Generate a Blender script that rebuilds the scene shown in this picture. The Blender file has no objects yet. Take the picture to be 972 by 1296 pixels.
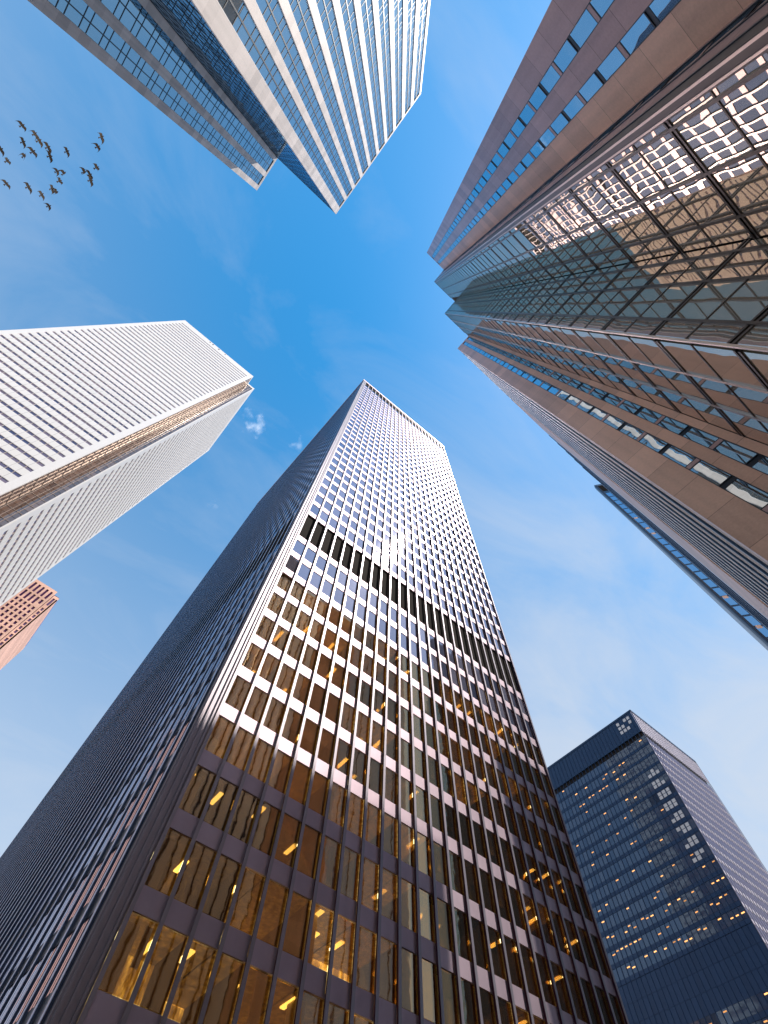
# Looking straight up between downtown towers.  World axes follow the street grid:
# X along the street, Y across it, Z up, metres; the photographer stands at the origin.
import bpy, bmesh, math, random
from mathutils import Vector, Matrix
random.seed(7)
scene = bpy.context.scene
COL = scene.collection

# ------------------------------------------------------------------ camera
F_PX, IW, IH = 618.15, 972.0, 1296.0
TH = math.radians(40.66)
CAM = Vector((0, 0, 1.6))
_z = Vector((505.08 - 486, 390.34 - 648, F_PX)).normalized()      # the zenith in camera axes (right, down, forward)
_x = (Vector((1, 0, 0)) - _z * _z[0]).normalized()
_y = _z.cross(_x)
_u = _x * math.cos(TH) + _y * math.sin(TH)
_v = -_x * math.sin(TH) + _y * math.cos(TH)
RIGHT = Vector((_u[0], _v[0], _z[0])); DOWN = Vector((_u[1], _v[1], _z[1])); FWD = Vector((_u[2], _v[2], _z[2]))
cam = bpy.data.cameras.new('camera'); co = bpy.data.objects.new('camera', cam); COL.objects.link(co)
m = Matrix.Identity(4)
for i in range(3):
    m[i][0] = RIGHT[i]; m[i][1] = -DOWN[i]; m[i][2] = -FWD[i]; m[i][3] = CAM[i]
co.matrix_world = m
cam.sensor_fit = 'VERTICAL'; cam.sensor_height = 36.0; cam.lens = F_PX / IH * 36.0
cam.clip_start = 0.1; cam.clip_end = 20000
scene.camera = co

def project(p):
    d = Vector(p) - CAM
    f = d.dot(FWD)
    if f < 0.3: return None
    return (486 + F_PX * d.dot(RIGHT) / f, 648 + F_PX * d.dot(DOWN) / f)

# ------------------------------------------------------------------ materials
def new_mat(name):
    mt = bpy.data.materials.new(name); mt.use_nodes = True
    nt = mt.node_tree; nt.nodes.clear()
    return mt, nt.nodes, nt.links

def rnd_node(N, L):
    """one random number per mesh island and per object"""
    g = N.new('ShaderNodeNewGeometry'); o = N.new('ShaderNodeObjectInfo')
    a = N.new('ShaderNodeMath'); a.operation = 'ADD'
    L.new(g.outputs['Random Per Island'], a.inputs[0]); L.new(o.outputs['Random'], a.inputs[1])
    f = N.new('ShaderNodeMath'); f.operation = 'FRACT'; L.new(a.outputs[0], f.inputs[0])
    return f.outputs[0]

def solid(name, col, rough=.6, metal=0.0, var=.06, grain=.08, gscale=3.0, bump=0.0, streak=0.0, spec=.5, tint=None):
    mt, N, L = new_mat(name)
    out = N.new('ShaderNodeOutputMaterial'); p = N.new('ShaderNodeBsdfPrincipled')
    L.new(p.outputs[0], out.inputs[0])
    p.inputs['Roughness'].default_value = rough; p.inputs['Metallic'].default_value = metal
    p.inputs['Specular IOR Level'].default_value = spec
    tc = N.new('ShaderNodeTexCoord')
    nz = N.new('ShaderNodeTexNoise'); nz.inputs['Scale'].default_value = gscale; nz.inputs['Detail'].default_value = 6
    L.new(tc.outputs['Object'], nz.inputs['Vector'])
    r = rnd_node(N, L)
    # value = 1 + var*(r-.5)*2 + grain*(noise-.5)*2
    m1 = N.new('ShaderNodeMath'); m1.operation = 'MULTIPLY_ADD'; m1.inputs[1].default_value = 2 * var; m1.inputs[2].default_value = 1 - var - grain
    L.new(r, m1.inputs[0])
    m2 = N.new('ShaderNodeMath'); m2.operation = 'MULTIPLY_ADD'; m2.inputs[1].default_value = 2 * grain
    L.new(nz.outputs['Fac'], m2.inputs[0]); L.new(m1.outputs[0], m2.inputs[2])
    val = m2.outputs[0]
    if streak:
        mp = N.new('ShaderNodeMapping'); mp.inputs['Scale'].default_value = (1.3, 1.3, .06)
        L.new(tc.outputs['Object'], mp.inputs['Vector'])
        n2 = N.new('ShaderNodeTexNoise'); n2.inputs['Scale'].default_value = 1.0; n2.inputs['Detail'].default_value = 4
        L.new(mp.outputs[0], n2.inputs['Vector'])
        m3 = N.new('ShaderNodeMath'); m3.operation = 'MULTIPLY_ADD'; m3.inputs[1].default_value = 2 * streak; 
        L.new(n2.outputs['Fac'], m3.inputs[0])
        m4 = N.new('ShaderNodeMath'); m4.operation = 'SUBTRACT'; m4.inputs[1].default_value = streak; L.new(val, m4.inputs[0])
        L.new(m4.outputs[0], m3.inputs[2]); val = m3.outputs[0]
    mx = N.new('ShaderNodeVectorMath'); mx.operation = 'SCALE'
    mx.inputs[0].default_value = col
    if tint:
        ra = N.new('ShaderNodeMix'); ra.data_type = 'RGBA'
        ra.inputs['A'].default_value = (*col, 1); ra.inputs['B'].default_value = (*tint, 1)
        L.new(r, ra.inputs['Factor']); L.new(ra.outputs['Result'], mx.inputs[0])
    L.new(val, mx.inputs['Scale']); L.new(mx.outputs[0], p.inputs['Base Color'])
    if bump:
        b = N.new('ShaderNodeBump'); b.inputs['Strength'].default_value = 1; b.inputs['Distance'].default_value = bump
        L.new(nz.outputs['Fac'], b.inputs['Height']); L.new(b.outputs[0], p.inputs['Normal'])
    return mt

def glass(name, base, refl, refl_col=(1, 1, 1), rough=.02, wobble=.006, wscale=.5, pane_tilt=.0, base2=None, through=None, through_amt=0.0, grazing=1.0):
    """coated window glass: a mirror layer over a dark body, or over clear tinted glass (through)"""
    mt, N, L = new_mat(name)
    out = N.new('ShaderNodeOutputMaterial')
    tc = N.new('ShaderNodeTexCoord'); r = rnd_node(N, L)
    nz = N.new('ShaderNodeTexNoise'); nz.noise_dimensions = '4D'; nz.inputs['Scale'].default_value = wscale; nz.inputs['Detail'].default_value = 1.5
    L.new(tc.outputs['Object'], nz.inputs['Vector'])
    w = N.new('ShaderNodeMath'); w.operation = 'MULTIPLY'; w.inputs[1].default_value = 40.0; L.new(r, w.inputs[0]); L.new(w.outputs[0], nz.inputs['W'])
    b = N.new('ShaderNodeBump'); b.inputs['Strength'].default_value = 1; b.inputs['Distance'].default_value = wobble
    L.new(nz.outputs['Fac'], b.inputs['Height'])
    nrm = b.outputs[0]
    if pane_tilt:
        wn = N.new('ShaderNodeTexWhiteNoise'); wn.noise_dimensions = '1D'; L.new(r, wn.inputs['W'])
        s = N.new('ShaderNodeVectorMath'); s.operation = 'SUBTRACT'; s.inputs[1].default_value = (.5, .5, .5); L.new(wn.outputs['Color'], s.inputs[0])
        k = N.new('ShaderNodeVectorMath'); k.operation = 'SCALE'; k.inputs['Scale'].default_value = pane_tilt * 2; L.new(s.outputs[0], k.inputs[0])
        ad = N.new('ShaderNodeVectorMath'); ad.operation = 'ADD'; L.new(nrm, ad.inputs[0]); L.new(k.outputs[0], ad.inputs[1])
        no = N.new('ShaderNodeVectorMath'); no.operation = 'NORMALIZE'; L.new(ad.outputs[0], no.inputs[0]); nrm = no.outputs[0]
    g = N.new('ShaderNodeBsdfGlossy'); g.inputs['Roughness'].default_value = rough; g.inputs['Color'].default_value = (*refl_col, 1)
    L.new(nrm, g.inputs['Normal'])
    d = N.new('ShaderNodeBsdfDiffuse')
    if base2:
        mx = N.new('ShaderNodeMix'); mx.data_type = 'RGBA'; mx.inputs['A'].default_value = (*base, 1); mx.inputs['B'].default_value = (*base2, 1)
        L.new(r, mx.inputs['Factor']); L.new(mx.outputs['Result'], d.inputs['Color'])
    else: d.inputs['Color'].default_value = (*base, 1)
    body = d.outputs[0]
    if through:
        t = N.new('ShaderNodeBsdfTransparent'); t.inputs['Color'].default_value = (*through, 1)
        ms = N.new('ShaderNodeMixShader'); ms.inputs[0].default_value = through_amt
        L.new(d.outputs[0], ms.inputs[1]); L.new(t.outputs[0], ms.inputs[2]); body = ms.outputs[0]
    lw = N.new('ShaderNodeFresnel'); lw.inputs['IOR'].default_value = 1.5; L.new(nrm, lw.inputs['Normal'])
    mm = N.new('ShaderNodeMath'); mm.operation = 'MULTIPLY_ADD'; mm.inputs[1].default_value = (1 - refl) * grazing; mm.inputs[2].default_value = refl; mm.use_clamp = True
    L.new(lw.outputs[0], mm.inputs[0])
    mix = N.new('ShaderNodeMixShader'); L.new(mm.outputs[0], mix.inputs[0]); L.new(body, mix.inputs[1]); L.new(g.outputs[0], mix.inputs[2])
    L.new(mix.outputs[0], out.inputs[0])
    return mt

def emit(name, col, strength, var=.4):
    mt, N, L = new_mat(name)
    out = N.new('ShaderNodeOutputMaterial'); e = N.new('ShaderNodeEmission'); e.inputs['Color'].default_value = (*col, 1)
    r = rnd_node(N, L); k = N.new('ShaderNodeMath'); k.operation = 'MULTIPLY_ADD'
    k.inputs[1].default_value = 2 * var * strength; k.inputs[2].default_value = strength * (1 - var)
    L.new(r, k.inputs[0]); L.new(k.outputs[0], e.inputs['Strength'])
    L.new(e.outputs[0], out.inputs[0])
    return mt

def glow_room(name, cols, strength):
    """office surface behind the glass; added warm, uneven glow stands in for lamplight and reflections"""
    mt, N, L = new_mat(name)
    out = N.new('ShaderNodeOutputMaterial'); p = N.new('ShaderNodeBsdfPrincipled'); L.new(p.outputs[0], out.inputs[0])
    p.inputs['Roughness'].default_value = .8
    tc = N.new('ShaderNodeTexCoord')
    mp = N.new('ShaderNodeMapping'); mp.inputs['Scale'].default_value = (1.6, 1.6, .5); L.new(tc.outputs['Object'], mp.inputs['Vector'])
    nz = N.new('ShaderNodeTexNoise'); nz.inputs['Scale'].default_value = 1.9; nz.inputs['Detail'].default_value = 8; nz.inputs['Roughness'].default_value = .7
    L.new(mp.outputs[0], nz.inputs['Vector'])
    cr = N.new('ShaderNodeValToRGB'); el = cr.color_ramp.elements
    el[0].position = .36; el[0].color = (*cols[0], 1); el[1].position = .66; el[1].color = (*cols[2], 1)
    e = el.new(.5); e.color = (*cols[1], 1)
    L.new(nz.outputs['Fac'], cr.inputs[0]); L.new(cr.outputs[0], p.inputs['Base Color']); L.new(cr.outputs[0], p.inputs['Emission Color'])
    r = rnd_node(N, L); k = N.new('ShaderNodeMath'); k.operation = 'MULTIPLY'; k.inputs[1].default_value = strength * 2; L.new(r, k.inputs[0])
    L.new(k.outputs[0], p.inputs['Emission Strength'])
    return mt

def granite(name, col, joint_z=2.168, joint_s=1.4, rough=.3, jdark=.45):
    """polished stone panels with thin dark joints"""
    mt, N, L = new_mat(name)
    out = N.new('ShaderNodeOutputMaterial'); p = N.new('ShaderNodeBsdfPrincipled'); L.new(p.outputs[0], out.inputs[0])
    p.inputs['Roughness'].default_value = rough; p.inputs['Specular IOR Level'].default_value = .25
    tc = N.new('ShaderNodeTexCoord')
    n1 = N.new('ShaderNodeTexNoise'); n1.inputs['Scale'].default_value = 9; n1.inputs['Detail'].default_value = 8; n1.inputs['Roughness'].default_value = .75
    n2 = N.new('ShaderNodeTexNoise'); n2.inputs['Scale'].default_value = .35; n2.inputs['Detail'].default_value = 4
    L.new(tc.outputs['Object'], n1.inputs['Vector']); L.new(tc.outputs['Object'], n2.inputs['Vector'])
    sx = N.new('ShaderNodeSeparateXYZ'); L.new(tc.outputs['Object'], sx.inputs[0])
    def joints(sock, pitch, off):
        a = N.new('ShaderNodeMath'); a.operation = 'MULTIPLY_ADD'; a.inputs[1].default_value = 1 / pitch; a.inputs[2].default_value = off; L.new(sock, a.inputs[0])
        f = N.new('ShaderNodeMath'); f.operation = 'FRACT'; L.new(a.outputs[0], f.inputs[0])
        l = N.new('ShaderNodeMath'); l.operation = 'LESS_THAN'; l.inputs[1].default_value = .018 / pitch * 1.3; L.new(f.outputs[0], l.inputs[0])
        # panel id
        fl = N.new('ShaderNodeMath'); fl.operation = 'FLOOR'; L.new(a.outputs[0], fl.inputs[0])
        return l.outputs[0], fl.outputs[0]
    jz, idz = joints(sx.outputs['Z'], joint_z, .13)
    sm = N.new('ShaderNodeMath'); sm.operation = 'ADD'; L.new(sx.outputs['X'], sm.inputs[0]); L.new(sx.outputs['Y'], sm.inputs[1])
    js, ids = joints(sm.outputs[0], joint_s, .37)
    mxj = N.new('ShaderNodeMath'); mxj.operation = 'MAXIMUM'; L.new(jz, mxj.inputs[0]); mxj.inputs[1].default_value = 0
    if joint_s < 50: L.new(js, mxj.inputs[1])
    cv = N.new('ShaderNodeCombineXYZ'); L.new(idz, cv.inputs[0]); L.new(ids, cv.inputs[1])
    wn = N.new('ShaderNodeTexWhiteNoise'); wn.noise_dimensions = '2D'; L.new(cv.outputs[0], wn.inputs['Vector'])
    v = N.new('ShaderNodeMath'); v.operation = 'MULTIPLY_ADD'; v.inputs[1].default_value = .5; v.inputs[2].default_value = .5; L.new(n1.outputs['Fac'], v.inputs[0])
    v2 = N.new('ShaderNodeMath'); v2.operation = 'MULTIPLY_ADD'; v2.inputs[1].default_value = .35; L.new(n2.outputs['Fac'], v2.inputs[0]); L.new(v.outputs[0], v2.inputs[2])
    v3 = N.new('ShaderNodeMath'); v3.operation = 'MULTIPLY_ADD'; v3.inputs[1].default_value = .34; L.new(wn.outputs['Value'], v3.inputs[0]); L.new(v2.outputs[0], v3.inputs[2])
    mp = N.new('ShaderNodeMapping'); mp.inputs['Scale'].default_value = (2.2, 2.2, .05); L.new(tc.outputs['Object'], mp.inputs['Vector'])
    n3 = N.new('ShaderNodeTexNoise'); n3.inputs['Scale'].default_value = 1.0; n3.inputs['Detail'].default_value = 5; L.new(mp.outputs[0], n3.inputs['Vector'])
    v4 = N.new('ShaderNodeMath'); v4.operation = 'MULTIPLY_ADD'; v4.inputs[1].default_value = .5; L.new(n3.outputs['Fac'], v4.inputs[0]); L.new(v3.outputs[0], v4.inputs[2])
    v3 = N.new('ShaderNodeMath'); v3.operation = 'SUBTRACT'; v3.inputs[1].default_value = .28; L.new(v4.outputs[0], v3.inputs[0])
    j = N.new('ShaderNodeMath'); j.operation = 'MULTIPLY_ADD'; j.inputs[1].default_value = -jdark; j.inputs[2].default_value = 1; L.new(mxj.outputs[0], j.inputs[0])
    k = N.new('ShaderNodeMath'); k.operation = 'MULTIPLY'; L.new(v3.outputs[0], k.inputs[0]); L.new(j.outputs[0], k.inputs[1])
    sc = N.new('ShaderNodeVectorMath'); sc.operation = 'SCALE'; sc.inputs[0].default_value = col; L.new(k.outputs[0], sc.inputs['Scale'])
    L.new(sc.outputs[0], p.inputs['Base Color'])
    return mt

M = {}
M['steel'] = solid('black_painted_steel', (.41, .315, .35), rough=.55, metal=.88, var=.07, grain=.10, gscale=1.2, streak=.10)  # slight pink tint puts the lens-flare sheen into the colour
M['steel_fin'] = solid('black_steel_mullion', (.27, .235, .255), rough=.45, metal=.85, var=.05, grain=.08, gscale=2.0, streak=.10)
M['steel_dark'] = solid('black_louvre', (.020, .015, .012), rough=.9, var=.25, grain=.3, gscale=6, spec=.04)
M['web'] = solid('black_mullion_web', (.06, .016, .036), rough=.6, var=.1, spec=.15)  # dark red: shadow beside the lit flange and flare tint put into the colour
M['web_side'] = solid('sky_tinted_web', (.03, .045, .085), rough=.25, var=.1, spec=.6)  # navy of the reflected sky put into the web colour
M['flange_side'] = solid('sky_tinted_flange', (.34, .44, .62), rough=.3, metal=.9, var=.1)  # blue tint stands in for sky reflected on the left face
M['steel_blue'] = solid('shaded_blue_steel', (.020, .050, .110), rough=.45, metal=.0, spec=.3, var=.08, grain=.10, gscale=1.0)  # shaded copy of the lower-right tower's steel, shade put into the colour
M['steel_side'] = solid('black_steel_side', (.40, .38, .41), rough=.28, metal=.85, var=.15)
M['core'] = solid('dark_interior', (.018, .016, .017), rough=.9)
M['roofing'] = solid('roof_gravel', (.25, .24, .23), rough=.95, grain=.2, gscale=1.0)
M['office_glass'] = glass('bronze_tower_glass', (.05, .035, .02), .15, (1.0, .86, .64), rough=.02, wobble=.0035, wscale=1.1, pane_tilt=.005, through=(.92, .74, .42), through_amt=.9, grazing=.8)
M['tower_glass'] = glass('sky_tinted_tower_glass', (.030, .026, .034), .32, (.93, .88, 1.0), rough=.03, wobble=.006, wscale=.7, pane_tilt=.004, base2=(.20, .18, .21))  # copy of the bronze glass with lavender sky reflection put into its tint
M['curtain'] = solid('pale_curtain', (.62, .55, .36), rough=.9, var=.25, grain=.1, streak=.2)
M['ceiling'] = glow_room('office_ceiling', ((.05, .03, .010), (.16, .095, .028), (.38, .27, .10)), .75)
M['room'] = glow_room('office_wall', ((.05, .028, .008), (.20, .12, .035), (.60, .46, .17)), 2.2)  # emission added to walls and ceilings for the golden window glow
M['dim_room'] = glow_room('dim_office_wall', ((.015, .008, .005), (.04, .022, .010), (.10, .065, .03)), .30)
M['lamp'] = emit('warm_ceiling_lamp', (1.0, .80, .38), 2.8, .3)
M['orange_lamp'] = emit('orange_ceiling_lamp', (1.0, .44, .14), 1.3, .6)
M['marble'] = solid('white_marble', (.74, .69, .645), rough=.45, var=.035, grain=.03, gscale=.6)
M['marble_trim'] = solid('white_marble_corner', (.77, .72, .68), rough=.4, var=.01, grain=.03, gscale=.6)
M['marble_joint'] = solid('panel_joint', (.44, .41, .39), rough=.8)
M['fcp_glass'] = glass('plum_window_glass', (.030, .014, .040), .16, (.9, .8, .95), rough=.03, wobble=.004, base2=(.22, .13, .115))
M['notch_glass'] = glass('warm_notch_glass', (.09, .05, .035), .17, (1, .88, .78), rough=.03, wobble=.012, wscale=.5, base2=(.20, .12, .085), pane_tilt=.004)
M['tan_metal'] = solid('tan_metal', (.40, .31, .26), rough=.4, metal=.3)
M['stone'] = granite('pale_grey_stone', (.56, .50, .475), joint_z=2.0, joint_s=100, rough=.5, jdark=.15)
M['white_metal'] = solid('white_metal', (.80, .79, .80), rough=.35, metal=.2)
M['blue_glass'] = glass('sky_blue_glass', (.06, .09, .13), .40, (.64, .88, .95), rough=.015, wobble=.004, base2=(.02, .05, .09), pane_tilt=.003)
M['navy_glass'] = glass('dark_blue_glass', (.012, .045, .085), .5, (.55, .80, 1.0), rough=.02, wobble=.008, base2=(.008, .02, .04), pane_tilt=.004)
M['dark_frame'] = solid('dark_window_frame', (.012, .012, .016), rough=.4, metal=.3)
M['granite'] = granite('brown_granite', (.60, .365, .265), joint_z=2.168, joint_s=100, rough=.35, jdark=.6)
M['granite_dark'] = granite('plum_shade_granite', (.42, .275, .265), joint_z=2.168, joint_s=100, rough=.25, jdark=.6)  # copy of the brown granite, shade and sky reflection put into its colour
M['mirror'] = glass('mirror_curtain_wall', (.24, .205, .175), .48, (1.0, .82, .68), rough=.006, wobble=.013, wscale=.40, pane_tilt=.003, base2=(.32, .29, .23))
M['mirror_blue'] = glass('blue_mirror_window', (.03, .05, .06), .62, (.86, .96, 1.0), rough=.01, wobble=.016, wscale=.5, pane_tilt=.004, base2=(.02, .035, .05))
M['bronze'] = solid('bronze_mullion', (.075, .055, .045), rough=.35, metal=.6, grain=.1)
M['bronze_light'] = solid('pale_bronze_trim', (.62, .48, .40), rough=.3, metal=.85)
M['rib'] = solid('white_rounded_rib', (.95, .93, .96), rough=.38, metal=.2, var=.03, grain=.03, streak=.02)
M['pale_blue'] = solid('pale_blue_metal', (.50, .58, .74), rough=.3, metal=.4, streak=.05)
M['blue_spandrel'] = solid('dark_blue_spandrel', (.018, .05, .10), rough=.3, metal=.3)
M['br_glass'] = glass('navy_office_glass', (.012, .026, .06), .07, (.6, .78, 1.0), rough=.03, wobble=.008, pane_tilt=.006, base2=(.055, .07, .10))
M['lilac'] = solid('lilac_lit_steel', (.80, .72, .78), rough=.5, metal=.4, var=.05)  # sunlit copy of the blue steel, grazing sun put into the colour
M['plum_glass'] = glass('plum_glass', (.09, .07, .11), .42, (.85, .78, .95), rough=.05, wobble=.005, base2=(.08, .06, .09))  # lighter copy of the navy office glass for the sunlit face
M['pink'] = granite('pink_stone', (.74, .44, .34), joint_z=2.25, joint_s=100, rough=.6, jdark=.12)
M['pink_trim'] = solid('pale_pink_band', (.66, .47, .36), rough=.6)
M['purple_glass'] = glass('purple_window_glass', (.10, .04, .11), .18, (.8, .7, 1.0), rough=.04, base2=(.07, .025, .09))
M['ground'] = solid('concrete_paving', (.34, .33, .31), rough=.9, grain=.15, gscale=.5)
M['road'] = solid('asphalt', (.05, .05, .052), rough=.9, grain=.2, gscale=2)
M['kerb'] = solid('concrete_kerb', (.40, .39, .37), rough=.9)
M['paint'] = solid('road_paint', (.75, .75, .72), rough=.7)
M['feather'] = solid('brown_grey_feather', (.24, .18, .13), rough=.8, var=.35, grain=.3, gscale=14, tint=(.34, .26, .19))

# ------------------------------------------------------------------ building kit
EYE = 0.0
def lift(z):
    """heights were surveyed from eye level; walls still start on the ground"""
    return z + EYE if z > 0 else z

class Face:
    """a facade from p0 to p1 (plan points); s runs along it, n out of it"""
    def __init__(self, p0, p1):
        self.o = Vector((p0[0], p0[1], 0)); d = Vector((p1[0] - p0[0], p1[1] - p0[1], 0))
        self.L = d.length; self.t = d / self.L; self.n = Vector((self.t.y, -self.t.x, 0))
    def P(self, s, n, z): return self.o + self.t * s + self.n * n + Vector((0, 0, lift(z)))
    def area(self, b):
        s0, s1, n0, n1, z0, z1 = b
        c = self.P((s0 + s1) / 2, n1, (z0 + z1) / 2)
        if (CAM - c).dot(self.n) < 0: return 0
        q = [project(self.P(s, n1, z)) for s, z in ((s0, z0), (s1, z0), (s1, z1), (s0, z1))]
        if any(x is None for x in q): return 0
        q = [(min(max(x, 0), 972), min(max(y, 0), 1296)) for x, y in q]
        return abs(sum(q[i][0] * q[(i + 1) % 4][1] - q[(i + 1) % 4][0] * q[i][1] for i in range(4))) / 2

class MB:
    def __init__(self): self.v = []; self.f = []
    def box(self, F, s0, s1, n0, n1, z0, z1):
        k = len(self.v)
        for z in (z0, z1):
            for s, n in ((s0, n0), (s1, n0), (s1, n1), (s0, n1)):
                self.v.append(F.P(s, n, z))
        for q in ((0, 1, 2, 3), (7, 6, 5, 4), (0, 4, 5, 1), (1, 5, 6, 2), (2, 6, 7, 3), (3, 7, 4, 0)):
            self.f.append(tuple(k + i for i in q))
        return self
    def prism(self, pts, z0, z1):
        k = len(self.v); n = len(pts)
        for z in (z0, z1): self.v += [Vector((x, y, lift(z))) for x, y in pts]
        self.f.append(tuple(k + i for i in reversed(range(n)))); self.f.append(tuple(k + n + i for i in range(n)))
        for i in range(n):
            j = (i + 1) % n; self.f.append((k + i, k + j, k + n + j, k + n + i))
        return self
    def build(self, name, mat, parent=None, stuff=False, smooth=False):
        off = parent_world(parent)
        me = bpy.data.meshes.new(name); me.from_pydata([v - off for v in self.v], [], self.f)
        bm = bmesh.new(); bm.from_mesh(me); bmesh.ops.recalc_face_normals(bm, faces=bm.faces); bm.to_mesh(me); bm.free()
        if smooth:
            for p in me.polygons: p.use_smooth = True
        me.materials.append(mat)
        o = bpy.data.objects.new(name, me); COL.objects.link(o)
        if parent: o.parent = parent
        if stuff: o['kind'] = 'stuff'
        return o

def parent_world(p):
    v = Vector((0, 0, 0))
    while p: v += p.location; p = p.parent
    return v

def thing(name, label, cat, loc, group=None):
    o = bpy.data.objects.new(name, None); COL.objects.link(o); o.location = loc
    o['label'] = label; o['category'] = cat
    if group: o['group'] = group
    return o

def boxes(name, mat, parent, items, limit=100, rest=None):
    """items: (face, (s0,s1,n0,n1,z0,z1), extra); the ones largest in view are parts of their own, the rest one part"""
    items = [i if len(i) == 3 else (*i, None) for i in items]
    if len(items) > limit:
        order = sorted(items, key=lambda i: -i[0].area(i[1]))
    else: order = items
    for F, b, ex in order[:limit]:
        o = MB().box(F, *b).build(name, mat, parent)
        for (nm, mt, F2, b2) in (ex or ()): MB().box(F2, *b2).build(nm, mt, o)
    if len(order) > limit:
        mb = MB(); exd = {}
        for F, b, ex in order[limit:]:
            mb.box(F, *b)
            for (nm, mt, F2, b2) in (ex or ()): exd.setdefault(nm, (MB(), mt))[0].box(F2, *b2)
        o = mb.build(rest or name, mat, parent, stuff=True)
        for nm, (b_, mt) in exd.items(): b_.build(nm, mt, o, stuff=True)

def ibeam(name, F, s, z0, z1, parent, w=.10, d=.17, fw=.22, flange='steel_fin', web='web'):
    """steel I-section mullion: dark web as the part, bright outer flange as its sub-part"""
    o = MB().box(F, s - w / 2, s + w / 2, -.02, d, z0, z1).build(name, M[web], parent)
    MB().box(F, s - fw / 2, s + fw / 2, d, d + .03, z0, z1).build('flange', M[flange], o)
def fin(F, s, z0, z1, w=.09, d=.20, fw=.22, n=0.0):
    mb = MB(); mb.box(F, s - w / 2, s + w / 2, n, n + d, z0, z1); mb.box(F, s - fw / 2, s + fw / 2, n + d, n + d + .035, z0, z1)
    return mb

# ------------------------------------------------------------------ ground
def structure(name, mb, mat):
    o = mb.build(name, mat); o['kind'] = 'structure'; return o
G0 = Face((-900, -900), (900, -900))
structure('ground', MB().box(G0, 0, 1800, -1800, 0, -1, 0), M['ground'])
RD = Face((-600, 6), (600, 6))
structure('road', MB().box(RD, 0, 1200, -12, 0, .0, .004), M['road'])
structure('kerb', MB().box(RD, 0, 1200, 0, .2, 0, .14).box(RD, 0, 1200, -12.2, -12, 0, .14), M['kerb'])
rm = MB()
for k in range(100): rm.box(RD, k * 12, k * 12 + 4, -6.08, -5.92, .004, .008)
structure('road_marking', rm, M['paint'])

EYE = 1.6
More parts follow.
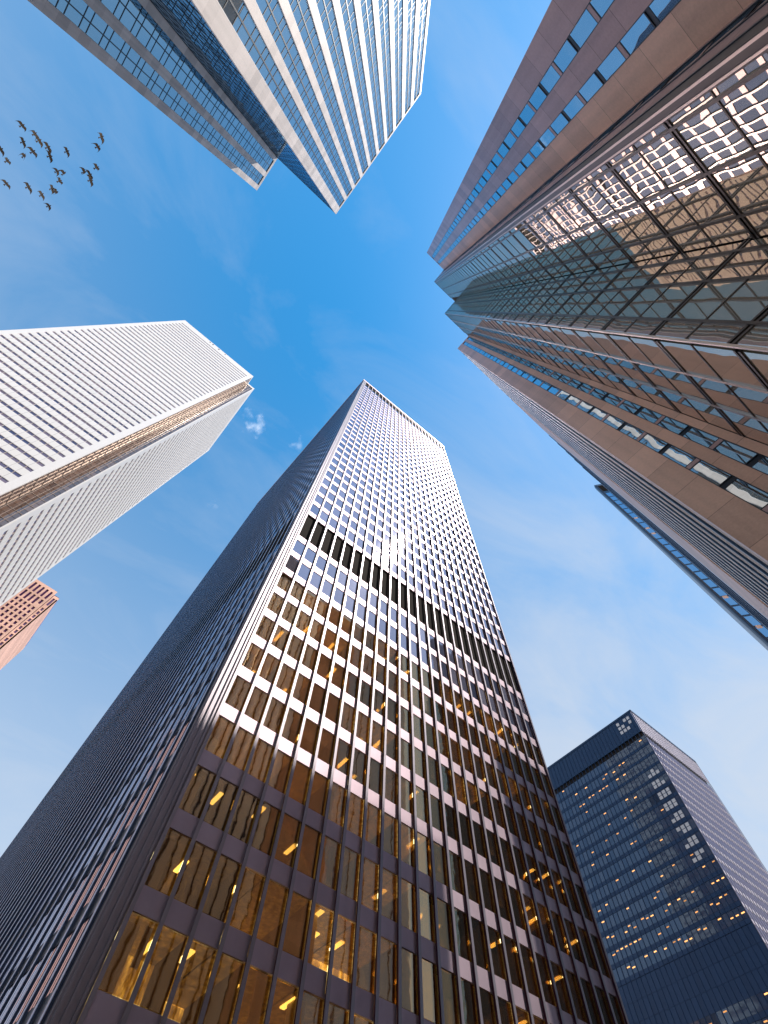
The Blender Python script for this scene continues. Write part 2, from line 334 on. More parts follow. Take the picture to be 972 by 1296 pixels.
# ------------------------------------------------------------------ the black steel tower in the centre
def black_tower():
    N_, R_, L_ = (6.37, 27.45), (46.8, 26.5), (4.94, 95.9); Q_ = (45.4, 94.9)
    H = 190.0
    t = thing('office_tower', 'tall black steel skyscraper in the middle with fine vertical mullions and golden lit lower windows', 'skyscraper', (6.37, 27.45, 0))
    R = Face(N_, R_); Lf = Face(L_, N_); E = Face(R_, Q_); B = Face(Q_, L_)
    s_of = lambda k: 1.14 + 1.62 * k                                # bay lines of the right face
    low = [(10.7 + 3.96 * k, 10.7 + 3.96 * k + 2.74) for k in range(-2, 11)]
    up = [(62.2 + 3.92 * k, 62.2 + 3.92 * k + 2.62) for k in range(31)]
    # backing walls and roof
    MB().box(R, .3, R.L - .3, -1.3, -.9, 61.2, H - 1).box(R, .3, R.L - .3, -1.3, -.9, 0, 1.0).build('core_wall', M['core'], t)
    MB().box(Lf, .3, Lf.L - 1.4, -1.3, -.9, 0, H - 1).build('core_wall', M['core'], t)
    MB().box(E, .3, E.L - .3, -1.3, -.4, 0, H - 1).build('core_wall', M['core'], t)
    MB().box(B, .3, B.L - .3, -1.3, -.4, 0, H - 1).build('core_wall', M['core'], t)
    MB().prism([N_, R_, Q_, L_], H - .6, H).build('roof', M['roofing'], t)
    pr = MB()
    for F in (R, Lf, E, B): pr.box(F, -.12, F.L + .12, -.5, .14, H - 1.6, H + .25)
    pr.build('parapet', M['steel'], t)
    # rooms behind the lower glass of the right face
    for i, (z0, z1) in enumerate(low):
        k = 0
        while k < 24:                                               # offices of two to four bays, walls glowing or dim
            n = min(random.choice((2, 2, 3, 4)), 24 - k)
            pl_ = .85 if k < 5 else .42 if k < 10 else .5 if k < 19 else .12
            if i > 7: pl_ = min(1, pl_ + .2)
            on = random.random() < pl_
            a_, b_ = s_of(k), s_of(k + n) - .06
            MB().box(R, a_, b_, -6.0, -.35, z1 + .06, z1 + .42).build('ceiling', M['ceiling' if on else 'dim_room'], t)
            dp = random.choice((0, 0, 1.2, 2.6))
            MB().box(R, a_, b_, -6.3, -6.0 + dp, z0 - 1.2, z1 + .05).build('office_wall', M['room' if on else 'dim_room'], t)
            MB().box(R, b_, b_ + .055, -6.0, -.35, z0 - 1.2, z1 + .42).build('partition', M['dim_room'], t)
            k += n
        for k in range(0, 24, 6): MB().box(R, s_of(k) + .35, s_of(k) + 1.05, -1.6, -.9, z0 - .9, z1 + .05).build('column', M['curtain'], t)
    wins, spans = [], []
    lit = {(2, 0), (4, 0), (4, 1), (3, 0), (1, 3), (0, 4)}
    for i, (z0, z1) in enumerate(low):
        for k in range(24):
            a, b = s_of(k) + .05, s_of(k + 1) - .05
            ex = []
            h = random.random() + (1 if z0 >= 45 else 0)
            if h < .33 or (i, k) in lit:
                c = a + random.uniform(.3, 1.0); dd = random.uniform(-3.2, -1.0)
                ex.append(('ceiling_light', M['lamp'], R, (c - .14, c + .14, dd - .65, dd + .65, z1 - .03, z1 + .05)))
            if random.random() < .20 and z0 < 45:
                wd = random.uniform(.3, .8); c = random.choice((a, b - wd)); zb = random.choice((z0, z0, z0 + 1.2))
                zt = z1 if zb > z0 or random.random() < .6 else z0 + 1.7
                ex.append(('curtain', M['curtain'], R, (c, c + wd, -.62, -.55, zb, zt)))
            wins.append((R, (a, b, -.13, -.09, z0, z1), ex))
            top = low[i + 1][0] if i + 1 < len(low) else 54.4
            spans.append((R, (a, b, -.16, -.03, z1 + .06, top - .06)))
    for i, (z0, z1) in enumerate(up):
        for k in range(24):
            a, b = s_of(k) + .05, s_of(k + 1) - .05
            wins_up.append((R, (a, b, -.13, -.09, z0, z1))) if False else None
    boxes('window', M['office_glass'], t, [x for x in wins if x[1][4] < 45], 100, 'window_field')
    boxes('window', M['tower_glass'], t, [x for x in wins if x[1][4] >= 45], 0, 'mid_window_field')
    wu, su = [], []
    for i, (z0, z1) in enumerate(up):
        for k in range(24):
            a, b = s_of(k) + .05, s_of(k + 1) - .05
            wu.append((R, (a, b, -.13, -.09, z0, z1))); su.append((R, (a, b, -.16, -.03, z0 - 1.18, z0 - .06)))
    mb = MB()
    for F, b in wu: mb.box(F, *b)
    mb.build('upper_window_field', M['tower_glass'], t, stuff=True)
    boxes('spandrel_panel', M['steel'], t, spans + su, 100, 'spandrel_field')
    # plant floors: dark louvres
    for z0, z1, nm in ((54.5, 60.95, 'louvre_band'), (184.2, 188.2, 'louvre_band')):
        mb = MB()
        for k in range(24): mb.box(R, s_of(k) + .05, s_of(k + 1) - .05, -.30, -.22, z0, z1)
        for k in range(41): mb.box(Lf, 1.43 + 1.634 * k + .05, 1.43 + 1.634 * (k + 1) - .05, -.30, -.22, z0, z1)
        ob = mb.build(nm, M['steel_dark'], t); ob['label'] = 'tall dark louvre band below the middle of the tower' if z0 < 100 else 'thin dark louvre band under the roof edge'
    # left face: the same wall seen edge-on
    wl, sl = [], []
    for (z0, z1) in low + up:
        for k in range(41):
            a, b = 1.0 + 1.634 * k + .05, 1.0 + 1.634 * (k + 1) - .05
            wl.append((Lf, (a, b, -.13, -.09, z0, z1))); sl.append((Lf, (a, b, -.16, -.03, z0 - 1.18, z0 - .06)))
    mb = MB(); [mb.box(F, *b) for F, b in wl]; mb.build('side_window_field', M['tower_glass'], t, stuff=True)
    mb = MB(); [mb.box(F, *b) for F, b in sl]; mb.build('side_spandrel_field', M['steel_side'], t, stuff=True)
    # the far sides, only seen in other buildings' glass
    mw, ms = MB(), MB()
    for F in (E, B):
        n = int(F.L / 1.634)
        for (z0, z1) in low + up:
            mw.box(F, .3, F.L - .3, -.13, -.09, z0, z1); ms.box(F, .3, F.L - .3, -.16, -.03, z0 - 1.18, z0 - .06)
    mw.build('rear_window_field', M['tower_glass'], t, stuff=True); ms.build('rear_spandrel_field', M['steel'], t, stuff=True)
    for k in range(25): ibeam('mullion', R, s_of(k), 2.0, H - 1.7, t)
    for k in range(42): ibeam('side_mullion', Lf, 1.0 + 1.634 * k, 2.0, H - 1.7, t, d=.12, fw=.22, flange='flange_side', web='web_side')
    for F in (E, B):
        mb = MB()
        for k in range(int(F.L / 1.634)):
            q = fin(F, .6 + 1.634 * k, 2.0, H - 1.7); kk = len(mb.v); mb.v += q.v; mb.f += [tuple(kk + i for i in f) for f in q.f]
        mb.build('rear_mullion_field', M['steel_fin'], t, stuff=True)
    c = MB()
    c.box(R, 0, 1.06, -1.1, .02, 0, H - 1.62)
    for a in (.10, .42, .80): c.box(R, a, a + .12, .02, .16, 0, H - 1.62)
    c.build('corner_column', M['steel_fin'], t)
    MB().box(R, R.L - .45, R.L, -1.0, .02, 0, H - 1.62).build('corner_column', M['steel_fin'], t)
    MB().box(Lf, 0, .9, -1.0, .02, 0, H - 1.62).build('corner_column', M['steel_fin'], t)
black_tower()

# ------------------------------------------------------------------ the white marble tower on the left
def marble_tower():
    H = 300.0; P = 4.11
    A, B0, C0, D0 = (-89.7, 85.4), (-41.4, 85.4), (-36.9, 90.8), (-36.9, 142.3)
    t = thing('office_tower', 'white marble skyscraper on the left with dark ribbons of windows and a notched corner', 'skyscraper', (-60, 100, 0))
    U = Face(A, B0); W = Face(C0, D0)
    N1 = Face(B0, (-41.4, 90.8)); N2 = Face((-41.4, 90.8), C0)
    MB().prism([A, (-41.7, 85.8), (-41.7, 91.1), (-37.3, 91.1), (-37.3, 142.3), (-89.7, 142.3)][:1] + [(-41.75, 85.75), (-41.75, 91.15), (-37.25, 91.15), (-37.25, 142.0), (-89.5, 142.0)], 0, H - .5).build('core_wall', M['core'], t) if False else None
    MB().prism([(-89.5, 85.75), (-41.75, 85.75), (-41.75, 91.15), (-37.25, 91.15), (-37.25, 142.0), (-89.5, 142.0)], 0, H - .6).build('core_wall', M['core'], t)
    z_of = lambda k: .3262 * H + P * (k - 18)                       # window sills
    win, band, mul = [], [], []
    ub, wb = 1.857, 1.857
    nf = 66 - 1
    top_edge = H - 6.2
    rows = [z_of(k) for k in range(1, 75) if z_of(k) + 1.3 < top_edge]
    Us0, Us1 = 1.7, U.L - 2.0; Ws0, Ws1 = 2.35, W.L - 1.5
    nU = 25; nW = 26
    for z in rows:
        if z < rows[-1]: band.append((U, (Us0, Us1, -.3, 0, z + 1.30, z + P)))
        if z < rows[-1]: band.append((W, (Ws0, Ws1, -.3, 0, z + 1.30, z + P)))
        for k in range(nU):
            w = (Us1 - Us0) / nU; win.append((U, (Us0 + w * k + .07, Us0 + w * (k + 1) - .07, -.3, -.14, z, z + 1.30)))
        for k in range(nW):
            w = (Ws1 - Ws0) / nW; win.append((W, (Ws0 + w * k + .07, Ws0 + w * (k + 1) - .07, -.3, -.14, z, z + 1.30)))
    boxes('marble_band', M['marble'], t, band, 100, 'marble_band_field')
    boxes('window', M['fcp_glass'], t, win, 100, 'window_field')
    for F, a, b, n in ((U, Us0, Us1, nU), (W, Ws0, Ws1, nW)):
        for k in range(1, n):
            s = a + (b - a) / n * k
            MB().box(F, s - .07, s + .07, -.3, -.06, rows[0], rows[-1] + 1.3).build('window_mullion', M['tan_metal'], t)
            MB().box(F, s - .045, s + .045, -.1, .004, rows[0] + 1.3, rows[-1]).build('panel_joint', M['marble_joint'], t)
    MB().box(U, Us0, Us1, -.3, .0, rows[-1] + 1.3 + .01, H - .01).box(W, Ws0, Ws1, -.3, 0, rows[-1] + 1.31, H - .01).build('parapet', M['marble'], t)
    for F, a, b in ((U, 0, Us0), (U, Us1, U.L), (W, 0, Ws0), (W, Ws1, W.L)):
        MB().box(F, a, b, -.35, .05, 0, H).build('corner_pier', M['marble_trim'], t)
    for F, a, b in ((U, Us0, Us1), (W, Ws0, Ws1)):
        MB().box(F, a, b, -.3, 0, 0, rows[0] - .01).build('base_wall', M['marble'], t)
    # notch: two glazed returns with a light grid
    for F, cols in ((N1, 3), (N2, 3)):
        g = []
        for j in range(int(H / P)):
            for k in range(cols):
                w = (F.L - .3) / cols
                g.append((F, (.15 + w * k + .05, .15 + w * (k + 1) - .05, -.22, -.14, P * j + .08, P * j + 1.9)))
                g.append((F, (.15 + w * k + .05, .15 + w * (k + 1) - .05, -.22, -.14, P * j + 2.02, P * (j + 1) - .02)))
        boxes('notch_window', M['notch_glass'], t, g, 40, 'notch_window_field')
        mb = MB()
        for k in range(cols + 1):
            s = .15 + (F.L - .3) / cols * k; mb.box(F, s - .05, s + .05, -.22, -.02, 0, H - 1)
        for j in range(int(H / P)): mb.box(F, .15, F.L - .15, -.22, -.05, P * j - .04, P * j + .08)
        mb.build('notch_grid', M['tan_metal'], t)
        MB().box(F, 0.06, F.L - .06, -.3, .01, H - 3, H - .4).build('notch_parapet', M['marble'], t)
    MB().prism([(-89.6, 85.5), (-41.5, 85.5), (-41.5, 90.9), (-37.0, 90.9), (-37.0, 142.2), (-89.6, 142.2)], H - .55, H - .1).build('roof', M['roofing'], t)
    # small aircraft-warning and window-washing fittings under the roof edge
    for s, c in ((18, 'tan_metal'), (20, 'dark_frame'), (24, 'dark_frame'), (28.5, 'tan_metal')):
        MB().box(U, s, s + .7, 0, .25, H - 2.6, H - 2.0).build('roof_bracket', M[c], t)
marble_tower()

# ------------------------------------------------------------------ the stone-piered tower at the top
def pier_tower():
    H = 150.0; P = 4.05
    t = thing('office_tower', 'pale stone tower at the top with vertical piers, blue windows and a recessed shaded wing', 'skyscraper', (-40, -20, 0))
    x0 = -28.05
    FR = Face((x0, -39.96), (x0, -6.8))                             # front, faces +X
    SD = Face((x0, -6.4), (-47.25, -6.4))                           # side, faces +Y
    WG = Face((-47.25, -6.4), (-47.25, 2.87))                       # wing front, faces +X
    WE = Face((-47.25, 2.87), (-80, 2.87))
    FE = Face((-80, -40), (x0, -39.96))
    FR = Face((x0, -39.96), (x0, -6.4))
    MB().prism([(-80, -39.6), (x0 - .45, -39.6), (x0 - .45, -6.8), (-47.7, -6.8), (-47.7, 2.5), (-80, 2.5)], 0, H - .5).build('core_wall', M['core'], t)
    MB().prism([(-80, -39.9), (x0 - .1, -39.9), (x0 - .1, -6.5), (-47.3, -6.5), (-47.3, 2.8), (-80, 2.8)], H - .5, H - .1).build('roof', M['roofing'], t)
    rows = [P * k - 1.1 for k in range(1, int(H / P) + 1) if P * k - 1.1 + P < H - .2]
    wins = []; frames = []
    def bay(F, a, b, nm_mul='window_mullion', jamb='white_metal'):
        mid = (a + b) / 2
        for z in rows:
            for c, d in ((a + .06, mid - .07), (mid + .07, b - .06)):
                wins.append((F, (c, d, -.40, -.12, z + .06, z + 1.32))); wins.append((F, (c, d, -.40, -.12, z + 1.42, z + P - .06)))
        MB().box(F, mid - .07, mid + .07, -.40, -.04, 2, H - 1.3).build(nm_mul, M['dark_frame'], t)
        for s in (a, b - .05): MB().box(F, s, s + .05, -.40, .0, 2, H - 1.3).build('window_jamb', M[jamb], t)
    # front: corner pier and ten bays
    pc = [FR.L - (.0505 - .0427) * 150 - .0215 * 150 * k for k in range(11)]
    MB().box(FR, FR.L - 1.75, FR.L, -.4, .06, 0, H).build('pier', M['stone'], t)
    edges = [FR.L - 1.75]
    for k in range(1, 10):
        c = FR.L + 6.4 - (.0505 + .0215 * k) * 150
        MB().box(FR, c - .5, c + .5, -.4, .06, 0, H - 1.2).build('pier', M['stone'], t); edges += [c + .5, c - .5]
    MB().box(FR, 0, .6, -.4, .06, 0, H).build('pier', M['stone'], t); edges.append(.6)
    for a, b in zip(edges[0::2], edges[1::2]): bay(FR, b, a)
    MB().box(FR, .6, FR.L - 1.75, -.4, .05, H - 1.2, H).build('parapet', M['stone'], t)
    # wing: pier, bay, pier, bay, pier
    for a, b in ((0, 1.05), (4.35, 5.5), (8.05, WG.L)):
        MB().box(WG, a, b, -.4, .06, 0, H - 1.2).build('wing_pier', M['stone'], t)
    bay(WG, 1.05, 4.35, 'wing_mullion', 'stone'); bay(WG, 5.5, 8.05, 'wing_mullion', 'stone')  # wing jambs greyer than the white front ones: shade put into their colour
    MB().box(WG, 0, WG.L, -.4, .05, H - 1.2, H).build('wing_parapet', M['stone'], t)
    MB().box(WE, 0, WE.L, -.4, .0, 0, H).box(FE, 0, FE.L, -.4, 0, 0, H).build('end_wall', M['stone'], t)
    boxes('window', M['blue_glass'], t, wins, 100, 'window_field')
    # side: dark blue curtain wall in shade
    g = []
    n = 12
    for z in rows:
        for k in range(n):
            w = (SD.L - .5) / n
            g.append((SD, (.3 + w * k + .04, .3 + w * (k + 1) - .04, -.30, -.06, z + .05, z + 1.9))); g.append((SD, (.3 + w * k + .04, .3 + w * (k + 1) - .04, -.30, -.06, z + 2.0, z + P - .05)))
    boxes('side_window', M['navy_glass'], t, g, 100, 'side_window_field')
    mb = MB()
    for k in range(n + 1): mb.box(SD, .3 + (SD.L - .5) / n * k - .05, .3 + (SD.L - .5) / n * k + .05, -.3, -.03, 0, H - .6)
    for z in rows: mb.box(SD, .3, SD.L, -.3, -.02, z - .14, z + .05).box(SD, .3, SD.L, -.3, -.045, z + 1.9, z + 2.0)
    mb.build('side_grid', M['dark_frame'], t)
    MB().box(SD, .1, SD.L, -.3, -.02, H - 1.6, H).build('side_parapet', M['dark_frame'], t)
    # dark frame lines in the windows
    for F, nm in ((FR, 'window_frame'), (WG, 'wing_frame')):
        mb = MB()
        for z in rows: mb.box(F, .6, F.L - 1.3, -.39, -.09, z - .07, z + .07).box(F, .6, F.L - 1.3, -.39, -.09, z + 1.30, z + 1.44)
        mb.build(nm, M['dark_frame'], t, stuff=True)
pier_tower()

# ------------------------------------------------------------------ the stepped granite and glass building on the right
def stepped_building():
    P = 4.336; H1, H2, H3 = 113.5, 98.8, 92.0
    t = thing('office_tower', 'stepped brown granite and mirror glass tower close on the right with zigzag corners', 'skyscraper', (12.25, -12, 0))
    A, B, C, D = (-2.68, -11.63), (2.13, -11.63), (2.13, -8.69), (7.04, -8.69)
    E_, F_ = (7.04, -4.89), (12.25, -4.89); G, K = (12.25, -1.84), (48.7, -1.84)
    f1 = Face(B, A); f2 = Face(C, B); f3 = Face(D, C); f4 = Face(E_, D); f5 = Face(F_, E_); f6 = Face(G, F_); f7 = Face(K, G)
    zs = []
    k0 = 22.995
    for k in range(-10, 60): zs.append(k0 + 2.168 * k)
    i = .45
    MB().prism([(-2.2, -40), (20, -40), (20, -9.2), (2.55, -9.2), (2.55, -12.1), (-2.2, -12.1)], 0, H1 - .5).build('core_wall', M['core'], t)
    MB().prism([(7.5, -30), (22, -30), (22, -5.35), (7.5, -5.35)], 0, H2 - .5).build('core_wall', M['core'], t)
    MB().prism([(12.75, -30), (48.3, -30), (48.3, -2.3), (12.75, -2.3)], 0, H3 - .5).build('core_wall', M['core'], t)
    MB().prism([(-2.6, -40), (20, -40), (20, -8.75), (2.2, -8.75), (2.2, -11.7), (-2.6, -11.7)], H1 - .5, H1 - .1).build('roof', M['roofing'], t)
    MB().prism([(7.1, -30), (22, -30), (22, -4.95), (7.1, -4.95)], H2 - .5, H2 - .1).build('roof', M['roofing'], t)
    MB().prism([(12.3, -30), (48.6, -30), (48.6, -1.9), (12.3, -1.9)], H3 - .5, H3 - .1).build('roof', M['roofing'], t)
    side = Face(A, (-2.68, -40)); MB().box(side, .45, side.L, -.4, 0, 0, H1).build('side_wall', M['granite'], t)
    ee = Face((48.7, -30), K); MB().box(ee, 0, ee.L - .5, -.4, 0, 0, H3).build('end_wall', M['granite'], t)
    def stone(F, a, b, H, mat='granite', n=0.0, nm='granite_pier'): MB().box(F, a, b, -.42, n, 0, H).build(nm, M[mat], t)
    winlist, sills = [], []
    def window_strip(F, a, b, H, mat, mid=False):
        zz = [z for z in zs if z > 0 and z + 1.9 < H - 1.0]
        for q, z in enumerate(zz):
            winlist.append((F, (a + .03, b - .03, -.10, -.035, z, z + 1.816)))
        frame = MB()
        for q, z in enumerate(zz):
            if q % 2 == 0: sills.append((F, (a, b, -.40, -.02, z - .30, z - .06)))
            frame.box(F, a, b, -.14, -.025, z - .06, z + .0); frame.box(F, a, b, -.14, -.025, z + 1.816, z + 1.876)
            if q % 2: frame.box(F, a, b, -.40, -.05, z - .30, z - .06)
        frame.box(F, a, a + .035, -.14, -.015, 0, H - 1); frame.box(F, b - .035, b, -.14, -.015, 0, H - 1)
        frame.build('window_frame', M['dark_frame'], t)
        MB().box(F, a, b, -.42, 0, H - 1.0, H - .2).build('lintel', M[mat], t)
    # face 1 (s runs from B towards A)
    X = lambda x: 2.13 - x
    stone(f1, X(2.13), X(.772), H1); stone(f1, X(.136), X(-.795), H1, 'granite_dark'); stone(f1, X(-1.475), X(-2.68), H1, 'granite_dark')  # brown beside plum stone puts a sun and shade edge into the colour
    window_strip(f1, X(.772), X(.136), H1, 'granite_dark'); window_strip(f1, X(-.795), X(-1.475), H1, 'granite_dark')
    # face 2 (C towards B)
    stone(f2, .0, .62, H1, 'bronze'); stone(f2, .72, 1.75, H1, 'granite_dark'); stone(f2, 2.5, f2.L, H1, 'granite_dark')  # darker stone and bronze put this face's shade into its colour
    window_strip(f2, 1.75, 2.5, H1, 'granite'); [MB().box(f2, q, q + .10, -.42, .03, 0, H1 - .2).build('dark_streak', M['dark_frame'], t) for q in (.62, 1.65, 2.5)]  # dark bars added, standing in for corner shade and reflected streaks
    MB().box(f3, f3.L - .09, f3.L - .02, -.05, .03, 0, H1 - .2).box(f3, f3.L - .36, f3.L - .30, -.05, .03, 0, H1 - .2).build('corner_trim', M['bronze_light'], t)
    # curtain walls
    panes = []
    def curtain(F, cuts, H, light_from=None, zf=0.0, mats=('bronze', 'bronze')):
        n = int((H - zf) / P) + 1
        for a, b in zip(cuts[:-1], cuts[1:]):
            for j in range(n):
                z = zf + P * j
                for z0, z1 in ((z + .10, z + P * .5 - .035), (z + P * .5 + .035, z + P - .10)):
                    if z1 < H - .4: panes.append((F, (a + .03, b - .03, -.10, -.02, max(z0, .2), z1)))
        for s in cuts[1:-1]: MB().box(F, s - .05, s + .05, -.12, .035, 0, H - .2).build('mullion', M[mats[0]], t)
        for j in range(n):
            z = zf + P * j
            if z < H - .5:
                MB().box(F, cuts[0], cuts[-1], -.12, .012, z - .15, z - .05).box(F, cuts[0], cuts[-1], -.12, .012, z + .05, z + .15).build('transom', M[mats[1]], t)
                if z + P * .5 < H - .5: MB().box(F, cuts[0], cuts[-1], -.12, .002, z + P * .5 - .035, z + P * .5 + .035).build('thin_transom', M['bronze'], t)
        MB().box(F, 0, F.L, -.3, .02, H - .55, H).build('coping', M['bronze'], t)
    x3 = lambda x: 7.04 - x
    curtain(f3, [0, x3(6.13), x3(4.46), x3(2.8), f3.L - .36], H1, zf=.1905 * H1 - 5 * P + .2)
    y4 = lambda y: -4.89 - y
    curtain(f4, [.06, y4(-5.58), y4(-7.1), y4(-8.27), f4.L], H2, zf=.2101 * 98.8 - 4 * 4.4 - 2.6)
    x5 = lambda x: 12.25 - x
    curtain(f5, [0, x5(10.55), x5(8.85), x5(7.25)], H2, zf=.2001 * 98.8 - 4 * P - 2.0, mats=('bronze_light', 'bronze'))
    MB().box(f5, f5.L - .06, f5.L, -.05, .03, 0, H2 - .2).build('corner_trim', M['bronze_light'], t)
    boxes('glass_pane', M['mirror'], t, panes, 100, 'glass_pane_field')
    # face 6 (G towards F): granite and two window strips
    Y6 = lambda y: -1.84 - y
    stone(f6, 0, Y6(-2.95), H3, 'granite'); stone(f6, Y6(-3.52), Y6(-4.0), H3); stone(f6, Y6(-4.55), f6.L, H3)
    window_strip(f6, Y6(-2.95), Y6(-3.52), H3, 'granite'); window_strip(f6, Y6(-4.0), Y6(-4.55), H3, 'granite')
    boxes('window', M['mirror_blue'], t, winlist, 100, 'window_field')
    boxes('sill_panel', M['granite_dark'], t, sills, 100, 'sill_panel_field')
    # face 7 (K towards G): rounded white ribs, a granite pier, a pale blue end
    X7 = lambda x: 48.7 - x
    stone(f7, X7(34.5), X7(26.0), H3, 'granite', nm='granite_pier')
    MB().box(f7, X7(26.0), X7(12.3), -.42, -.30, 0, H3 - .2).build('rib_backing', M['navy_glass'], t)
    nr = 10; xs = [12.30 + 13.6 * (k / nr) ** 1.0 for k in range(nr + 1)]
    for k in range(nr):
        a, b = X7(xs[k + 1]) + .09, X7(xs[k]) - .09
        kk = 8; mid, hw = (a + b) / 2, (b - a) / 2
        pts = [(mid + hw * math.cos(math.pi * j / kk), -.16 + .13 * math.sin(math.pi * j / kk)) for j in range(kk + 1)]
        pl = [(f7.P(q, n, 0).x, f7.P(q, n, 0).y) for q, n in pts + [(a, -.31), (b, -.31)]]
        o = MB().prism(pl, 0, H3 - .3).build('white_rib', M['rib'], t)
        for fc in o.data.polygons: fc.use_smooth = abs(fc.normal.z) < .5
        if k: MB().box(f7, X7(xs[k]) - .07, X7(xs[k]) + .07, -.30, -.004, 0, H3 - .3).build('rib_gap_strip', M['blue_spandrel'], t)
    MB().box(f7, X7(26.0), X7(12.26), -.42, -.02, H3 - .8, H3).build('coping', M['rib'], t)
    MB().box(f7, X7(48.7), X7(34.5), -.42, -.03, 0, H3).build('end_panel', M['pale_blue'], t)
    for x in (36.2, 38.6, 41, 43.4, 45.8): MB().box(f7, X7(x) - .06, X7(x) + .06, -.03, .06, 0, H3 - .2).build('end_groove', M['blue_spandrel'], t)
stepped_building()

# ------------------------------------------------------------------ the dark blue tower behind it
def blue_tower():
    H = 104.0
    t = thing('office_tower', 'dark blue glass tower edge peeking out behind the brown granite building on the right', 'skyscraper', (60, -10, 0))
    dx, dy = .60, -.80                                              # its face runs back obliquely from a rounded corner
    c = (56.95, -1.02)
    pts = [(c[0] + 1.2, c[1] + .38), (c[0] + .55, c[1] + .30), (c[0] + .16, c[1] + .12), c, (c[0] + .6 * .5, c[1] - .8 * .5), (c[0] + dx * 40, c[1] + dy * 40), (110, -33), (110, c[1] + .38)]
    MB().prism(pts, 0, H).build('facade', M['blue_spandrel'], t)
    W = Face(c, (c[0] + dx * 40, c[1] + dy * 40))
    wl = []
    for k in range(45):
        z = 2 + 2.25 * k
        if z + 2 > H - 4.5: break
        for j in range(8):
            s = .38 + 1.15 * j; wl.append((W, (s, s + .95, .0, .03, z + .12, z + 2.0)))
    boxes('window', M['navy_glass'], t, wl, 80, 'window_field')
    MB().box(W, .4, 10, .0, .04, H - 4.2, H - .9).build('top_louvre', M['steel_dark'], t)
    for s in (.12, .28): MB().box(W, s, s + .05, 0, .05, 0, H - .6).build('corner_fin', M['steel_blue'], t)
    mb = MB()
    lp = []
    for z in (84.3, 79.7, 77.5, 57.2, 50.5, 46.0): lp.append((W, (.5, 1.15, .031, .035, z + .5, z + 1.1)))
    boxes('lit_blind', M['pink_trim'], t, lp)
blue_tower()

# ------------------------------------------------------------------ the dark tower at the lower right
def dark_tower():
    H = 140.0; P = 3.72
    t = thing('office_tower', 'dark blue steel tower at the lower right with rows of small orange office lights', 'skyscraper', (154, 47, 0))
    Lf = Face((154, 92), (154, 46.9)); R = Face((154, 46.9), (192.6, 46.6))
    MB().prism([(154.8, 47.7), (192.2, 47.3), (192.2, 91.6), (154.8, 91.6)], 0, H - .5).build('core_wall', M['core'], t)
    MB().prism([(154.1, 47), (192.5, 46.7), (192.5, 91.9), (154.1, 91.9)], H - .5, H - .1).build('roof', M['roofing'], t)
    rows = [132.6 - P * k - 2.9 for k in range(1, 35)]
    mech = lambda z: 63.0 < z + 1 < 73.2
    w1, w2, s1, s2 = [], [], [], []
    pl, pr = 1.5, 1.53; nL, nR = 30, 25
    for q, z in enumerate(rows):
        if z < 1: break
        for k in range(nL):
            a = Lf.L - pl * (k + 1) - .02; b = a + pl
            if a < 0: continue
            ex = []
            dens = .12
            if 54 < z < 63 or 73 < z < 82: dens = .5
            if q in (1, 2): dens = .5 if (6 < k < 22) else .08
            if not mech(z):
                if random.random() < dens:
                    c = (a + b) / 2; dd = -.34
                    zt = z + random.choice((1.1, 1.6, 2.0, 2.0))
                    ex.append(('ceiling_light', M['orange_lamp'], Lf, (a + .25, b - random.choice((.5, .35)), -.09, -.075, zt, zt + .26)))
                w1.append((Lf, (a + .04, b - .04, -.15, -.10, z, z + 2.62), ex))
            s1.append((Lf, (a + .04, b - .04, -.17, -.05, (z - 1.02) if not mech(z) else z - 1.1, z - .05 if not mech(z) else z + P - 1.15)))
        for k in range(nR):
            a = .1 + pr * k; b = a + pr
            w2.append((R, (a + .04, b - .04, -.15, -.10, z, z + 2.5))); s2.append((R, (a + .04, b - .04, -.17, -.04, z - 1.12, z - .04)))
    boxes('window', M['br_glass'], t, w1, 100, 'window_field')
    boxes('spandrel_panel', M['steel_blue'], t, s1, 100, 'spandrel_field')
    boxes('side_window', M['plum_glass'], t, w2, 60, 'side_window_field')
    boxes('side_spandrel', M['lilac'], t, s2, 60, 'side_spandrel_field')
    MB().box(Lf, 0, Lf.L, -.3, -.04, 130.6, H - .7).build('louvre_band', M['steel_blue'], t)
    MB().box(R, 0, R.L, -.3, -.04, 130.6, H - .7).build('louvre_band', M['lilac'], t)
    for k in range(nL + 1): MB().box(Lf, Lf.L - pl * k - .08, Lf.L - pl * k + .02, -.15, .10, 2, H - .7).build('mullion', M['steel_blue'], t)
    for k in range(nR + 1): fin(R, .1 + pr * k, 2, H - .7, w=.1, d=.14, fw=.2).build('side_mullion', M['steel_fin'], t)
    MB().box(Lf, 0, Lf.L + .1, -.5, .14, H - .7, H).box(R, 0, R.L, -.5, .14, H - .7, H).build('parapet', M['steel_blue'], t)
    # pale panels added near the corner, standing in for white reflections in the glass
    bl = []
    for q in range(3, 11):
        z = rows[q]
        for k in range(1, 4):
            for zz in (z + .2, z + 1.35):
                if random.random() < .85: bl.append((Lf, (Lf.L - pl * (k + 1) + .15, Lf.L - pl * k - .2, -.098, -.085, zz, zz + 1.0)))
    for k in range(1, 5):
        for zz in (133.6, 135.4, 137.2):
            if random.random() < .7: bl.append((Lf, (Lf.L - pl * (k + 1) + .2, Lf.L - pl * k - .2, -.04, -.02, zz, zz + 1.2)))
    boxes('white_reflection', M['marble'], t, bl, 100)
dark_tower()

